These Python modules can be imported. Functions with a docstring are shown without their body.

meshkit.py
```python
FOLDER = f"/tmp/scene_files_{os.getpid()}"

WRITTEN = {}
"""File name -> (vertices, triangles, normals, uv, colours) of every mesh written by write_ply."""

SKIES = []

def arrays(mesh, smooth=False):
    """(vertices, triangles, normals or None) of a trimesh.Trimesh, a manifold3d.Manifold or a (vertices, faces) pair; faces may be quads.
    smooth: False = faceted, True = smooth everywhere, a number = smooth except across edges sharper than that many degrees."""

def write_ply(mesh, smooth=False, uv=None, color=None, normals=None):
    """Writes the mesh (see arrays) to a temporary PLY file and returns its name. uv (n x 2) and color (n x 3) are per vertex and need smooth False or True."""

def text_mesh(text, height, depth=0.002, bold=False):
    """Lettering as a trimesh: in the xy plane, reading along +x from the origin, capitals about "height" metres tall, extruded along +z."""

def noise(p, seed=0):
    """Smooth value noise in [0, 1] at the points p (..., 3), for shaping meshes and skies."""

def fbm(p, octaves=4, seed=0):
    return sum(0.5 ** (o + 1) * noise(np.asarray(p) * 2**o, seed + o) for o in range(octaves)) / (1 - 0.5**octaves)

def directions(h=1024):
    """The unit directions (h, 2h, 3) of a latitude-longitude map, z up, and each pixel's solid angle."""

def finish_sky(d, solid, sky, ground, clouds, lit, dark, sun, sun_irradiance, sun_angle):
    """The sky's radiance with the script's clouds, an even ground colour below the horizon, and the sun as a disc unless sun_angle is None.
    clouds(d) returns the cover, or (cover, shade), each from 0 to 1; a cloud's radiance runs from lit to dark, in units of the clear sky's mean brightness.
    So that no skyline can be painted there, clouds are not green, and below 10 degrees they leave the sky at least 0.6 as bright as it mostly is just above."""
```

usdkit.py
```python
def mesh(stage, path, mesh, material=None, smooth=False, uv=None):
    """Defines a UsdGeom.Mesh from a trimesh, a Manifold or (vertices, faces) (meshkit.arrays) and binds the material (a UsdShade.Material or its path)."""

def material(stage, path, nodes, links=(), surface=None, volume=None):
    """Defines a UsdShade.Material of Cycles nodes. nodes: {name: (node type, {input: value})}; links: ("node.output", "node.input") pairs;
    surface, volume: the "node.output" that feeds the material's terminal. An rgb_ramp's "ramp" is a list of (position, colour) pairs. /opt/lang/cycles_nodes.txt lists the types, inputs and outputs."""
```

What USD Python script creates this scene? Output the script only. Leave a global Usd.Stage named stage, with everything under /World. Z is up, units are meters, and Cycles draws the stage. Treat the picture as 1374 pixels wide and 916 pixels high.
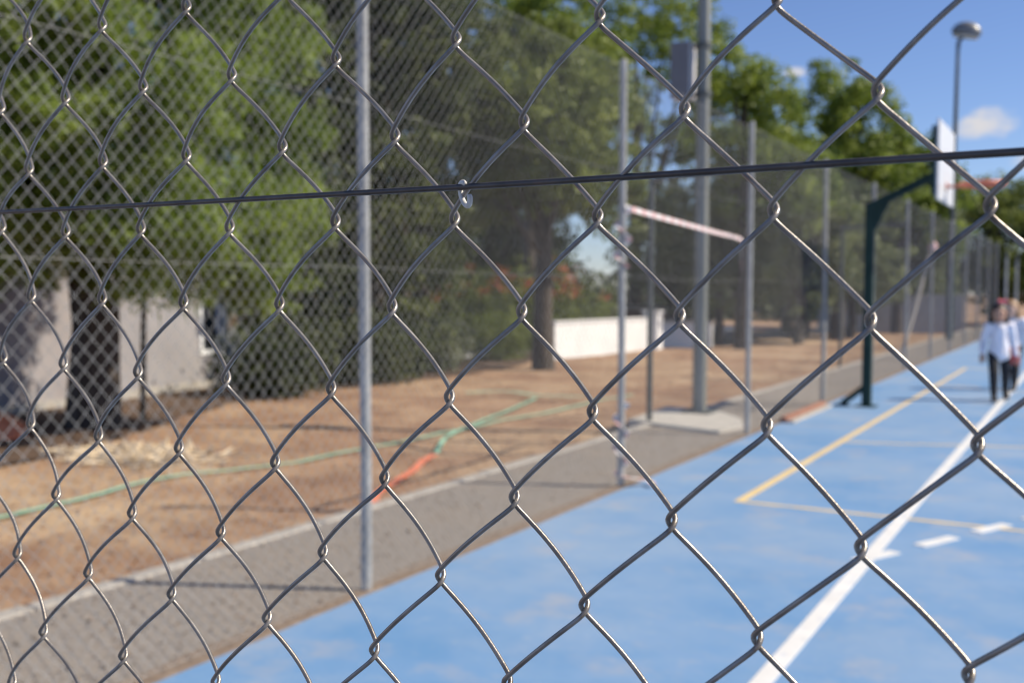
import math, random
import numpy as np
import trimesh
import manifold3d as m3
import shapely.geometry as sg
import usdkit, meshkit
from pxr import Usd, UsdGeom, UsdLux, UsdShade, Gf, Sdf

stage = Usd.Stage.CreateInMemory()
UsdGeom.SetStageUpAxis(stage, 'Z')
UsdGeom.Xform.Define(stage, '/World')
UsdGeom.Scope.Define(stage, '/World/Looks')

# ------------------------------------------------------------------ camera
R = np.array([0.87268, 0.48828, 0.0035]); U = np.array([-0.02743, 0.04188, 0.99875]); F = np.array([-0.48752, 0.87168, -0.04994])
cam = UsdGeom.Camera.Define(stage, '/World/camera')
cam.AddTransformOp().Set(Gf.Matrix4d(*R, 0, *U, 0, *(-F), 0, 0, 0, 1.45, 1))
cam.CreateHorizontalApertureAttr(36.0)
cam.CreateFocalLengthAttr(36.0 * 1400 / 1374)
cam.CreateFStopAttr(12.5)
cam.CreateFocusDistanceAttr(0.445)
cam.CreateClippingRangeAttr(Gf.Vec2f(0.02, 5000))
cam.CreateExposureAttr(0.55)

# ------------------------------------------------------------------ sky and sun
SUN_EL = math.radians(43.5)
SUN = np.array([0.919 * math.cos(SUN_EL), 0.394 * math.cos(SUN_EL), math.sin(SUN_EL)])
SKY_STRENGTH = 0.066
SUN_INTENSITY = 1.25

def mat(name, nodes, links, surface='p.BSDF', volume=None):
    return usdkit.material(stage, '/World/Looks/' + name, nodes, links, surface=surface, volume=volume)

def sky_material():
    n = {'tc': ('texture_coordinate', {}),
         'sky': ('sky_texture', {'sky_type': 'single_scattering', 'sun_disc': False, 'sun_elevation': SUN_EL,
                                 'sun_rotation': math.atan2(SUN[0], SUN[1]), 'altitude': 600.0, 'air_density': 1.0, 'aerosol_density': 0.25, 'ozone_density': 2.2}),
         'no': ('noise_texture', {'scale': 26.0, 'detail': 5.0, 'roughness': 0.55}),
         'warp': ('mapping', {'mapping_type': 'point', 'scale': (1.0, 1.0, 1.7)}),
         'bg': ('background_shader', {'strength': SKY_STRENGTH})}
    l = [('tc.generated', 'warp.vector'), ('warp.vector', 'no.vector')]
    n['tint'] = ('mix_color', {'blend_type': 'multiply', 'fac': 1.0, 'b': (1.0, 1.07, 1.36), 'use_clamp': False})
    l.append(('sky.color', 'tint.a'))
    prev = 'tint.result'
    clouds = [((-0.088, 0.985, 0.142), 0.058, 0.95), ((-0.050, 0.990, 0.112), 0.046, 0.85), ((-0.241, 0.951, 0.195), 0.026, 0.8), ((0.03, 0.99, 0.118), 0.05, 0.6),
              ((0.4, 0.9, 0.13), 0.06, 0.55), ((0.8, 0.5, 0.15), 0.07, 0.55), ((-0.9, -0.3, 0.16), 0.07, 0.55), ((0.2, -0.95, 0.2), 0.08, 0.55)]
    for i, (d, r, amt) in enumerate(clouds):
        d = np.array(d) / np.linalg.norm(d)
        s = f'{i}'
        n['df' + s] = ('vector_math', {'math_type': 'subtract', 'vector2': tuple(d)})
        n['sc' + s] = ('vector_math', {'math_type': 'multiply', 'vector2': (0.85, 0.85, 2.0)})
        n['ln' + s] = ('vector_math', {'math_type': 'length'})
        n['mr' + s] = ('map_range', {'from_min': 0.0, 'from_max': r, 'to_min': 0.62, 'to_max': -0.45, 'clamp': True})
        n['ad' + s] = ('math', {'math_type': 'add'})
        n['m2' + s] = ('map_range', {'range_type': 'smoothstep', 'from_min': 0.66, 'from_max': 0.95, 'to_min': 0.0, 'to_max': amt, 'clamp': True})
        n['mx' + s] = ('mix_color', {'blend_type': 'mix', 'b': (7.6, 7.4, 7.5), 'use_clamp': False})
        l += [('tc.generated', f'df{s}.vector1'), (f'df{s}.vector', f'sc{s}.vector1'), (f'sc{s}.vector', f'ln{s}.vector1'),
              (f'ln{s}.value', f'mr{s}.value'), (f'mr{s}.result', f'ad{s}.value1'), ('no.fac', f'ad{s}.value2'),
              (f'ad{s}.value', f'm2{s}.value'), (f'm2{s}.result', f'mx{s}.fac'), (prev, f'mx{s}.a')]
        prev = f'mx{s}.result'
    l.append((prev, 'bg.color'))
    return mat('sky_look', n, l, surface='bg.background')

dome = UsdLux.DomeLight.Define(stage, '/World/sky')
UsdShade.MaterialBindingAPI.Apply(dome.GetPrim()).Bind(sky_material())
dome.GetPrim().SetCustomDataByKey('kind', 'structure')
sun = UsdLux.DistantLight.Define(stage, '/World/sun')
sun.CreateIntensityAttr(SUN_INTENSITY); sun.CreateAngleAttr(0.53); sun.CreateNormalizeAttr(True); sun.CreateColorAttr(Gf.Vec3f(1.0, 0.90, 0.74))
zz = SUN; xx = np.cross([0, 0, 1.0], zz); xx /= np.linalg.norm(xx); yy = np.cross(zz, xx)
sun.AddTransformOp().Set(Gf.Matrix4d(*xx, 0, *yy, 0, *zz, 0, 0, 0, 0, 1))

# ------------------------------------------------------------------ helpers
USED = {}
def numbered(path):
    k = USED.get(path, -1) + 1
    USED[path] = k
    return path if k == 0 else f'{path}_{k:03d}'

def tag(prim, label=None, cat=None, group=None, kind=None):
    for k, v in (('label', label), ('category', cat), ('group', group), ('kind', kind)):
        if v:
            prim.SetCustomDataByKey(k, v)
    return prim

def thing(name, label, cat, loc=(0, 0, 0), group=None, rotz=0, kind=None):
    x = UsdGeom.Xform.Define(stage, numbered('/World/' + name))
    x.AddTranslateOp().Set(Gf.Vec3d(*map(float, loc)))
    if rotz:
        x.AddRotateZOp().Set(float(rotz))
    return tag(x.GetPrim(), label, cat, group, kind)

def obj(name, mesh, material, parent=None, smooth=False, label=None, cat=None, group=None, kind=None):
    base = str(parent.GetPath()) if parent is not None else '/World'
    p = usdkit.mesh(stage, numbered(base + '/' + name), mesh, material, smooth=smooth).GetPrim()
    return tag(p, label, cat, group, kind)

def box(x0, x1, y0, y1, z0, z1):
    b = trimesh.creation.box((x1 - x0, y1 - y0, z1 - z0)); b.apply_translation(((x0 + x1) / 2, (y0 + y1) / 2, (z0 + z1) / 2)); return b

def rbox(x0, x1, y0, y1, z0, z1, r=0.01):
    """A box with rounded edges."""
    s = m3.Manifold.sphere(r, 8)
    pts = [s.translate((x, y, z)) for x in (x0 + r, x1 - r) for y in (y0 + r, y1 - r) for z in (z0 + r, z1 - r)]
    return tri(m3.Manifold.batch_hull(pts))

def tri(m):
    k = m.to_mesh(); return trimesh.Trimesh(np.array(k.vert_properties[:, :3]), np.array(k.tri_verts), process=False)

def cat_(*ms):
    v, f, o = [], [], 0
    for m in ms:
        a, b = np.asarray(m.vertices), np.asarray(m.faces)
        v.append(a); f.append(b + o); o += len(a)
    return trimesh.Trimesh(np.vstack(v), np.vstack(f), process=False)

def tube(pts, rad, sides=10, cap=True):
    p = np.asarray(pts, float); n = len(p)
    t = np.gradient(p, axis=0); t /= np.linalg.norm(t, axis=1, keepdims=True) + 1e-12
    a = np.zeros_like(p)
    ref = np.array([0, 0, 1.0]) if abs(t[0, 2]) < 0.9 else np.array([1.0, 0, 0])
    v = np.cross(t[0], ref); a[0] = v / np.linalg.norm(v)
    for i in range(1, n):
        v = a[i - 1] - t[i] * (a[i - 1] @ t[i]); a[i] = v / (np.linalg.norm(v) + 1e-12)
    b = np.cross(t, a); ang = np.arange(sides) * 2 * np.pi / sides
    r = np.broadcast_to(rad, (n,))
    V = p[:, None] + r[:, None, None] * (np.cos(ang)[None, :, None] * a[:, None] + np.sin(ang)[None, :, None] * b[:, None])
    i, j = np.meshgrid(np.arange(n - 1), np.arange(sides), indexing='ij')
    q = np.stack([i * sides + j, i * sides + (j + 1) % sides, (i + 1) * sides + (j + 1) % sides, (i + 1) * sides + j], -1).reshape(-1, 4)
    f = np.vstack([q[:, [0, 1, 2]], q[:, [0, 2, 3]]]); V = V.reshape(-1, 3)
    if cap:
        k = len(V); V = np.vstack([V, p[0], p[-1]]); s = np.arange(sides)
        f = np.vstack([f, np.stack([np.full(sides, k), (s + 1) % sides, s], 1), np.stack([np.full(sides, k + 1), (n - 1) * sides + s, (n - 1) * sides + (s + 1) % sides], 1)])
    return trimesh.Trimesh(V, f, process=False)

def ribbon(pts, width, thick, z_up=(0, 0, 1)):
    """A thin flat strip along a polyline, with thickness."""
    p = np.asarray(pts, float); t = np.gradient(p, axis=0); t /= np.linalg.norm(t, axis=1, keepdims=True)
    up = np.broadcast_to(np.asarray(z_up, float), p.shape); s = np.cross(t, up); s /= np.linalg.norm(s, axis=1, keepdims=True); nn = np.cross(s, t)
    w = np.broadcast_to(width, (len(p),))[:, None] / 2
    ring = np.stack([p - s * w - nn * thick / 2, p + s * w - nn * thick / 2, p + s * w + nn * thick / 2, p - s * w + nn * thick / 2], 1)
    V = ring.reshape(-1, 3); f = []
    for i in range(len(p) - 1):
        for j in range(4):
            a, b = i * 4 + j, i * 4 + (j + 1) % 4
            f += [(a, b, b + 4), (a, b + 4, a + 4)]
    e = (len(p) - 1) * 4
    f += [(0, 2, 1), (0, 3, 2), (e, e + 1, e + 2), (e, e + 2, e + 3)]
    return trimesh.Trimesh(V, np.array(f), process=False)

def curve(pts, n):
    """Smooth polyline through points (Catmull-Rom)."""
    p = np.asarray(pts, float); p = np.vstack([2 * p[0] - p[1], p, 2 * p[-1] - p[-2]])
    out = []
    for i in range(1, len(p) - 2):
        for t in np.linspace(0, 1, n, endpoint=False):
            a, b, c, d = p[i - 1:i + 3]
            out.append(0.5 * (2 * b + (c - a) * t + (2 * a - 5 * b + 4 * c - d) * t ** 2 + (3 * b - a - 3 * c + d) * t ** 3))
    out.append(p[-2]); return np.array(out)

def poly(coords, z, h):
    m = trimesh.creation.extrude_polygon(sg.Polygon(coords), h); m.apply_translation((0, 0, z)); return m

def sheet(x0, x1, y0, y1, nx, ny, zf):
    x = np.linspace(x0, x1, nx); y = np.linspace(y0, y1, ny); X, Y = np.meshgrid(x, y, indexing='ij')
    V = np.stack([X, Y, zf(X, Y)], -1).reshape(-1, 3)
    i, j = np.meshgrid(np.arange(nx - 1), np.arange(ny - 1), indexing='ij'); a = (i * ny + j).ravel()
    return trimesh.Trimesh(V, np.vstack([np.stack([a, a + ny, a + ny + 1], 1), np.stack([a, a + ny + 1, a + 1], 1)]), process=False)

def noise2(X, Y, s, seed=0):
    p = np.stack([X * s + seed * 17.3, Y * s - seed * 9.1, np.full_like(X, seed * 3.7)], -1).reshape(-1, 3)
    return meshkit.fbm(p).reshape(X.shape)

# ------------------------------------------------------------------ materials
def plain(name, c1, c2=None, scale=6.0, detail=5.0, rough=0.6, metal=0.0, bump=0.0, bscale=None, ramp=(0.35, 0.65), spec=0.5, stretch=None, extra=None):
    """Two colours mixed by noise in world space, optional relief; extra = (colour, noise scale, low, high, amount) for stains or painted shade."""
    c2 = c2 or tuple(min(1, x * 1.25) for x in c1)
    n = {'g': ('geometry', {}), 'no': ('noise_texture', {'scale': scale, 'detail': detail, 'roughness': 0.6}),
         'r': ('rgb_ramp', {'ramp': [(0, c1), (ramp[0], c1), (ramp[1], c2), (1, c2)]}),
         'p': ('principled_bsdf', {'roughness': rough, 'metallic': metal, 'specular_ior_level': spec})}
    l = [('no.fac', 'r.fac')]
    src = 'g.position'
    if stretch:
        n['mp'] = ('mapping', {'mapping_type': 'point', 'scale': stretch}); l.append(('g.position', 'mp.vector')); src = 'mp.vector'
    l.append((src, 'no.vector'))
    col = 'r.color'
    for i, (ec, es, lo, hi, amt) in enumerate(extra or []):
        n[f'en{i}'] = ('noise_texture', {'scale': es, 'detail': 6.0, 'roughness': 0.65})
        n[f'em{i}'] = ('map_range', {'from_min': lo, 'from_max': hi, 'to_min': 0.0, 'to_max': amt, 'clamp': True})
        n[f'ex{i}'] = ('mix_color', {'blend_type': 'mix', 'b': ec})
        l += [('g.position', f'en{i}.vector'), (f'en{i}.fac', f'em{i}.value'), (f'em{i}.result', f'ex{i}.fac'), (col, f'ex{i}.a')]
        col = f'ex{i}.result'
    l.append((col, 'p.base_color'))
    if bump:
        n['bn'] = ('noise_texture', {'scale': bscale or scale * 4, 'detail': 4.0}); n['b'] = ('bump', {'strength': 0.6, 'distance': bump})
        l += [('g.position', 'bn.vector'), ('bn.fac', 'b.height'), ('b.normal', 'p.normal')]
    return mat(name, n, l)

def leafy(name, dark, light, scale=1.2, trans=0.35, rough=0.55):
    n = {'g': ('geometry', {}), 'no': ('noise_texture', {'scale': scale, 'detail': 4.0}), 'ml': ('math', {'math_type': 'multiply_add', 'value2': 0.35, 'value3': -0.175}),
         'ad': ('math', {'math_type': 'add'}),
         'r': ('rgb_ramp', {'ramp': [(0.3, dark), (0.68, light)]}),
         'p': ('principled_bsdf', {'roughness': rough, 'specular_ior_level': 0.35}), 't': ('translucent_bsdf', {}), 'm': ('mix_closure', {'fac': trans})}
    l = [('g.position', 'no.vector'), ('g.random_per_island', 'ml.value1'), ('no.fac', 'ad.value1'), ('ml.value', 'ad.value2'), ('ad.value', 'r.fac'),
         ('r.color', 'p.base_color'), ('r.color', 't.color'), ('p.BSDF', 'm.closure1'), ('t.BSDF', 'm.closure2')]
    return mat(name, n, l, surface='m.closure')

M = {}
M['wire'] = plain('galvanized_wire', (0.190, 0.170, 0.150), (0.285, 0.262, 0.238), scale=90, rough=0.36, metal=0.62, bump=0.0002, bscale=900, extra=[((0.08, 0.055, 0.04), 35, 0.56, 0.75, 0.7)])
M['tension'] = plain('dark_tension_wire', (0.065, 0.058, 0.055), (0.10, 0.09, 0.084), scale=60, rough=0.42, metal=0.6, bump=0.0002, bscale=700, extra=[((0.16, 0.09, 0.06), 30, 0.6, 0.75, 0.6)])
M['clip'] = plain('zinc_clip', (0.42, 0.41, 0.385), (0.52, 0.51, 0.48), scale=150, rough=0.6)
M['far_wire'] = plain('weathered_mesh_wire', (0.29, 0.283, 0.268), (0.37, 0.362, 0.345), scale=3, rough=0.5, metal=0.3)
M['post'] = plain('galvanized_post', (0.235, 0.236, 0.234), (0.37, 0.368, 0.36), scale=14, rough=0.55, metal=0.15, stretch=(1, 1, 0.5), extra=[((0.26, 0.27, 0.29), 30, 0.5, 0.65, 0.6)])
M['court'] = plain('blue_court_paint', (0.105, 0.228, 0.415), (0.140, 0.258, 0.440), scale=1.6, rough=0.62, bump=0.0015, bscale=160,
                   extra=[((0.245, 0.325, 0.435), 0.45, 0.40, 0.66, 0.7), ((0.24, 0.31, 0.42), 2.2, 0.52, 0.74, 0.5), ((0.36, 0.34, 0.335), 2.0, 0.54, 0.74, 0.55), ((0.30, 0.35, 0.42), 14, 0.58, 0.72, 0.35), ((0.07, 0.17, 0.38), 9.0, 0.62, 0.8, 0.35)])
M['white_paint'] = plain('white_line_paint', (0.58, 0.575, 0.56), (0.66, 0.655, 0.64), scale=8, rough=0.6, extra=[((0.40, 0.46, 0.55), 9, 0.55, 0.68, 0.6), ((0.30, 0.36, 0.46), 45, 0.60, 0.72, 0.5)])
M['yellow_paint'] = plain('yellow_line_paint', (0.60, 0.43, 0.17), (0.66, 0.50, 0.23), scale=6, rough=0.6, extra=[((0.36, 0.37, 0.38), 10, 0.53, 0.68, 0.7), ((0.25, 0.31, 0.40), 40, 0.60, 0.72, 0.6)])
M['asphalt'] = plain('worn_grey_path', (0.185, 0.163, 0.143), (0.26, 0.233, 0.205), scale=34, detail=8, rough=0.9, bump=0.006, bscale=70,
                     extra=[((0.26, 0.215, 0.17), 1.7, 0.5, 0.7, 0.55), ((0.11, 0.10, 0.09), 60, 0.58, 0.72, 0.6)])
M['mulch_shade'] = plain('leaf_mould_and_shade', (0.040, 0.026, 0.018), (0.12, 0.070, 0.042), scale=5, rough=0.95, bump=0.03, bscale=24)  # leaf mould colour that also carries painted tree shade
M['street'] = plain('darkened_unseen_asphalt', (0.045, 0.043, 0.041), (0.070, 0.067, 0.064), scale=30, detail=8, rough=0.9, bump=0.004, bscale=90)  # unseen ground behind the camera, made dark for the wires' reflections
M['dirt'] = plain('brown_dirt', (0.15, 0.108, 0.078), (0.24, 0.185, 0.14), scale=22, rough=0.95, bump=0.01, bscale=60)
M['concrete'] = plain('pale_concrete', (0.29, 0.268, 0.24), (0.38, 0.355, 0.32), scale=9, rough=0.85, bump=0.004, bscale=60, extra=[((0.24, 0.20, 0.16), 5, 0.55, 0.75, 0.6)])
M['soil'] = plain('needle_soil_with_dapple_shade', (0.215, 0.120, 0.070), (0.325, 0.205, 0.125), scale=1.3, detail=8, rough=0.95, bump=0.03, bscale=22,
                  extra=[((0.42, 0.31, 0.195), 0.33, 0.44, 0.64, 0.8), ((0.15, 0.08, 0.048), 0.9, 0.50, 0.70, 0.65), ((0.17, 0.09, 0.052), 3.6, 0.53, 0.72, 0.7), ((0.46, 0.36, 0.25), 11, 0.60, 0.75, 0.6)])  # the broad dark patches are dapple shade painted into the soil
M['litter'] = leafy('dry_litter', (0.20, 0.10, 0.055), (0.46, 0.31, 0.19), scale=3, trans=0.0, rough=0.9)
M['straw'] = leafy('pale_straw', (0.48, 0.38, 0.26), (0.72, 0.62, 0.47), scale=9, trans=0.0, rough=0.9)
M['road'] = plain('far_grey_asphalt', (0.20, 0.20, 0.205), (0.26, 0.26, 0.265), scale=4, rough=0.9)
M['bark'] = plain('dark_bark', (0.035, 0.027, 0.021), (0.075, 0.06, 0.048), scale=14, rough=0.95, bump=0.03, bscale=24, stretch=(1, 1, 0.25))
M['pine'] = leafy('pine_needles', (0.185, 0.255, 0.046), (0.430, 0.520, 0.135), scale=1.3, trans=0.42)
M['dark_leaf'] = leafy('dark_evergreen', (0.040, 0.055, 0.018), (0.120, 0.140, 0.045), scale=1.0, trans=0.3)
M['olive_leaf'] = leafy('olive_leaf', (0.135, 0.170, 0.036), (0.380, 0.430, 0.105), scale=1.0, trans=0.4)
M['mid_leaf'] = leafy('mid_evergreen', (0.065, 0.085, 0.022), (0.205, 0.230, 0.068), scale=1.0, trans=0.35)
M['bright_leaf'] = leafy('bright_leaf', (0.140, 0.195, 0.030), (0.360, 0.410, 0.075), scale=0.8, trans=0.45)
M['grey_leaf'] = leafy('grey_green_leaf', (0.145, 0.175, 0.070), (0.340, 0.375, 0.170), scale=0.8, trans=0.35)
M['pale_leaf'] = leafy('pale_shrub_leaf', (0.10, 0.12, 0.06), (0.30, 0.33, 0.20), scale=2.0, trans=0.3)
M['petal'] = leafy('red_flowers', (0.50, 0.12, 0.06), (0.66, 0.25, 0.14), scale=2.0, trans=0.3)
M['green_steel'] = plain('dark_green_steel', (0.008, 0.026, 0.022), (0.016, 0.040, 0.034), scale=5, rough=0.6, spec=0.25)
M['dark_steel'] = plain('dark_grey_steel', (0.045, 0.052, 0.052), (0.08, 0.088, 0.086), scale=8, rough=0.55)
M['mast'] = plain('grey_green_mast', (0.135, 0.140, 0.125), (0.19, 0.196, 0.178), scale=5, rough=0.6, stretch=(1, 1, 0.2))
M['box'] = plain('pale_grey_enamel', (0.44, 0.42, 0.43), (0.52, 0.50, 0.50), scale=4, rough=0.5)
M['box_shade_side'] = plain('box_shade_grey', (0.12, 0.12, 0.135), (0.15, 0.15, 0.165), scale=4, rough=0.6)  # shade of the box's unlit side, put into a darker grey
M['pad'] = plain('new_concrete', (0.40, 0.375, 0.335), (0.50, 0.47, 0.42), scale=7, rough=0.85, bump=0.004, bscale=50)
M['pale_render'] = plain('pale_grey_render', (0.235, 0.222, 0.228), (0.28, 0.266, 0.272), scale=1.5, rough=0.9)
M['board'] = plain('white_board', (0.50, 0.505, 0.52), (0.56, 0.565, 0.575), scale=4, rough=0.4)
M['rim'] = plain('orange_red_rim', (0.50, 0.13, 0.07), (0.58, 0.17, 0.09), scale=8, rough=0.5)
M['tape_red'] = plain('faded_red_tape', (0.66, 0.38, 0.36), (0.73, 0.48, 0.46), scale=15, rough=0.4)
M['tape_white'] = plain('white_tape', (0.74, 0.70, 0.69), (0.80, 0.76, 0.75), scale=15, rough=0.4)
M['green_tape'] = plain('green_tape', (0.24, 0.50, 0.36), (0.32, 0.58, 0.44), scale=5, rough=0.45)
M['orange_tape'] = plain('orange_tape', (0.74, 0.20, 0.11), (0.80, 0.27, 0.16), scale=5, rough=0.45)
M['terracotta'] = plain('orange_plastic', (0.62, 0.17, 0.075), (0.70, 0.23, 0.11), scale=4, rough=0.6)
M['wall_grey'] = plain('pinkish_grey_render', (0.245, 0.223, 0.225), (0.29, 0.266, 0.268), scale=1.5, rough=0.9, bump=0.004, bscale=50, extra=[((0.30, 0.27, 0.26), 0.9, 0.52, 0.75, 0.6)])
M['white_wall'] = plain('whitewash', (0.60, 0.60, 0.60), (0.68, 0.68, 0.67), scale=1.5, rough=0.85, extra=[((0.55, 0.53, 0.50), 1.4, 0.58, 0.8, 0.6)])
M['red_brown'] = plain('red_brown_wall', (0.17, 0.10, 0.085), (0.24, 0.15, 0.125), scale=2, rough=0.9)
M['roof'] = plain('clay_roof', (0.33, 0.15, 0.09), (0.43, 0.22, 0.14), scale=3, rough=0.85)
M['glass'] = mat('window_glass', {'p': ('principled_bsdf', {'base_color': (0.03, 0.035, 0.04), 'roughness': 0.08})}, [])
M['white_frame'] = plain('white_frame', (0.74, 0.75, 0.77), (0.80, 0.81, 0.82), rough=0.5)
M['wood'] = plain('pale_bare_wood', (0.48, 0.40, 0.31), (0.60, 0.52, 0.42), scale=10, rough=0.8, stretch=(1, 1, 0.15))
M['rust_kerb'] = plain('red_brown_kerb', (0.20, 0.09, 0.06), (0.30, 0.15, 0.10), scale=8, rough=0.9)
M['skin'] = plain('skin', (0.42, 0.24, 0.165), (0.48, 0.285, 0.20), scale=9, rough=0.5)
M['fair_skin'] = plain('fair_skin', (0.56, 0.36, 0.27), (0.62, 0.41, 0.31), scale=9, rough=0.5)
M['shirt'] = plain('white_cotton', (0.72, 0.71, 0.78), (0.79, 0.78, 0.84), scale=12, rough=0.9, bump=0.006, bscale=16)
M['black_cloth'] = plain('black_cloth', (0.010, 0.010, 0.013), (0.018, 0.018, 0.022), scale=12, rough=0.85)
M['hair_dark'] = plain('dark_brown_hair', (0.018, 0.010, 0.007), (0.035, 0.02, 0.013), scale=30, rough=0.5)
M['hair_fair'] = plain('light_brown_hair', (0.26, 0.15, 0.075), (0.36, 0.22, 0.12), scale=30, rough=0.5)
M['pink'] = plain('pink_fabric', (0.72, 0.12, 0.16), (0.80, 0.19, 0.22), scale=20, rough=0.8)
M['red_cloth'] = plain('red_fabric', (0.62, 0.075, 0.085), (0.70, 0.12, 0.12), scale=14, rough=0.85)
M['eye'] = plain('eye', (0.02, 0.015, 0.012), (0.03, 0.02, 0.016), rough=0.2)
M['lip'] = plain('lip', (0.36, 0.13, 0.11), (0.40, 0.15, 0.13), rough=0.5)
M['lamp_head'] = plain('grey_lamp_housing', (0.13, 0.135, 0.14), (0.18, 0.185, 0.19), scale=5, rough=0.4, metal=0.2)
M['lamp_glass'] = mat('lamp_glass', {'p': ('principled_bsdf', {'base_color': (0.5, 0.5, 0.5), 'roughness': 0.15})}, [])

# ------------------------------------------------------------------ ground, court, path
FX = -3.03                       # line of the long fence
POST_Y = [0.85, 3.99, 7.07, 10.27, 13.6, 16.9, 20.2, 23.5, 26.8, 30.1, 33.4, 36.7, 40.0]
S0 = -0.24                       # soil level

def soil_z(X, Y):
    return S0 + 0.07 * (noise2(X, Y, 0.45, 1) - 0.5) + 0.035 * (noise2(X, Y, 2.6, 2) - 0.5)

obj('ground', poly([(-400, -300), (300, -300), (300, 500), (-400, 500)], -1.05, 0.6), M['soil'], kind='structure')
so = obj('soil', sheet(-13.4, -4.22, -6, 48, 150, 560, soil_z), M['soil'], kind='structure', smooth=True)
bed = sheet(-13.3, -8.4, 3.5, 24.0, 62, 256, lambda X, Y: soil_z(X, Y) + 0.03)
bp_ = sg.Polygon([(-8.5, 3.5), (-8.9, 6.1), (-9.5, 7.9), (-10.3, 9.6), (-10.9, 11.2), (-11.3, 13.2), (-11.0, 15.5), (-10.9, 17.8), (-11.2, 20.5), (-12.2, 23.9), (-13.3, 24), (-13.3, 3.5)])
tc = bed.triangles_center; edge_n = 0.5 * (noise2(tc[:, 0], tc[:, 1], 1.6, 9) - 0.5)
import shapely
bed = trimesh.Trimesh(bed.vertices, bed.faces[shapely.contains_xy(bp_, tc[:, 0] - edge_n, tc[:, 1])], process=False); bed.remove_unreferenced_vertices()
obj('mulch_shade_bed', bed, M['mulch_shade'], kind='structure', smooth=True)  # dark bed along the shade edge, tree shade painted into its colour
obj('far_soil', poly([(-60, -10), (-13.3, -10), (-13.3, 48), (-4.22, 48.0), (-4.22, 90), (-60, 90)], -0.60, 0.32), M['soil'], kind='structure')
obj('far_road', poly([(-30, 15.5), (-13.5, 17.6), (-12.6, 25.5), (-13.1, 48), (-34, 52)], -0.278, 0.05), M['road'], kind='structure')
obj('path', box(-4.12, -2.99, 0.55, 52, -0.35, 0.0), M['asphalt'], kind='structure')
obj('unseen_pavement', box(-4.12, 16, -12, 0.55, -0.35, 0.002), M['street'], kind='structure')  # unseen, behind the camera; darkened to dim reflections in the near wires
rng = np.random.default_rng(3)
# ragged strip of dirt along the foot of the fence
yy_ = np.arange(-2, 42, 0.12); wl = 0.03 + 0.09 * noise2(yy_, yy_ * 0, 1.7, 5); wr = 0.012 + 0.035 * noise2(yy_, yy_ * 0, 2.9, 6)
strip = [(FX + 0.02 - a, y) for a, y in zip(wl, yy_)] + [(FX + 0.03 + b, y) for b, y in zip(wr[::-1], yy_[::-1])]
obj('dirt_strip', poly(strip, -0.01, 0.018), M['dirt'], kind='structure')
court = obj('court', box(-2.99, 16, 0.552, 52, -0.35, 0.004), M['court'], kind='structure')

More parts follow.
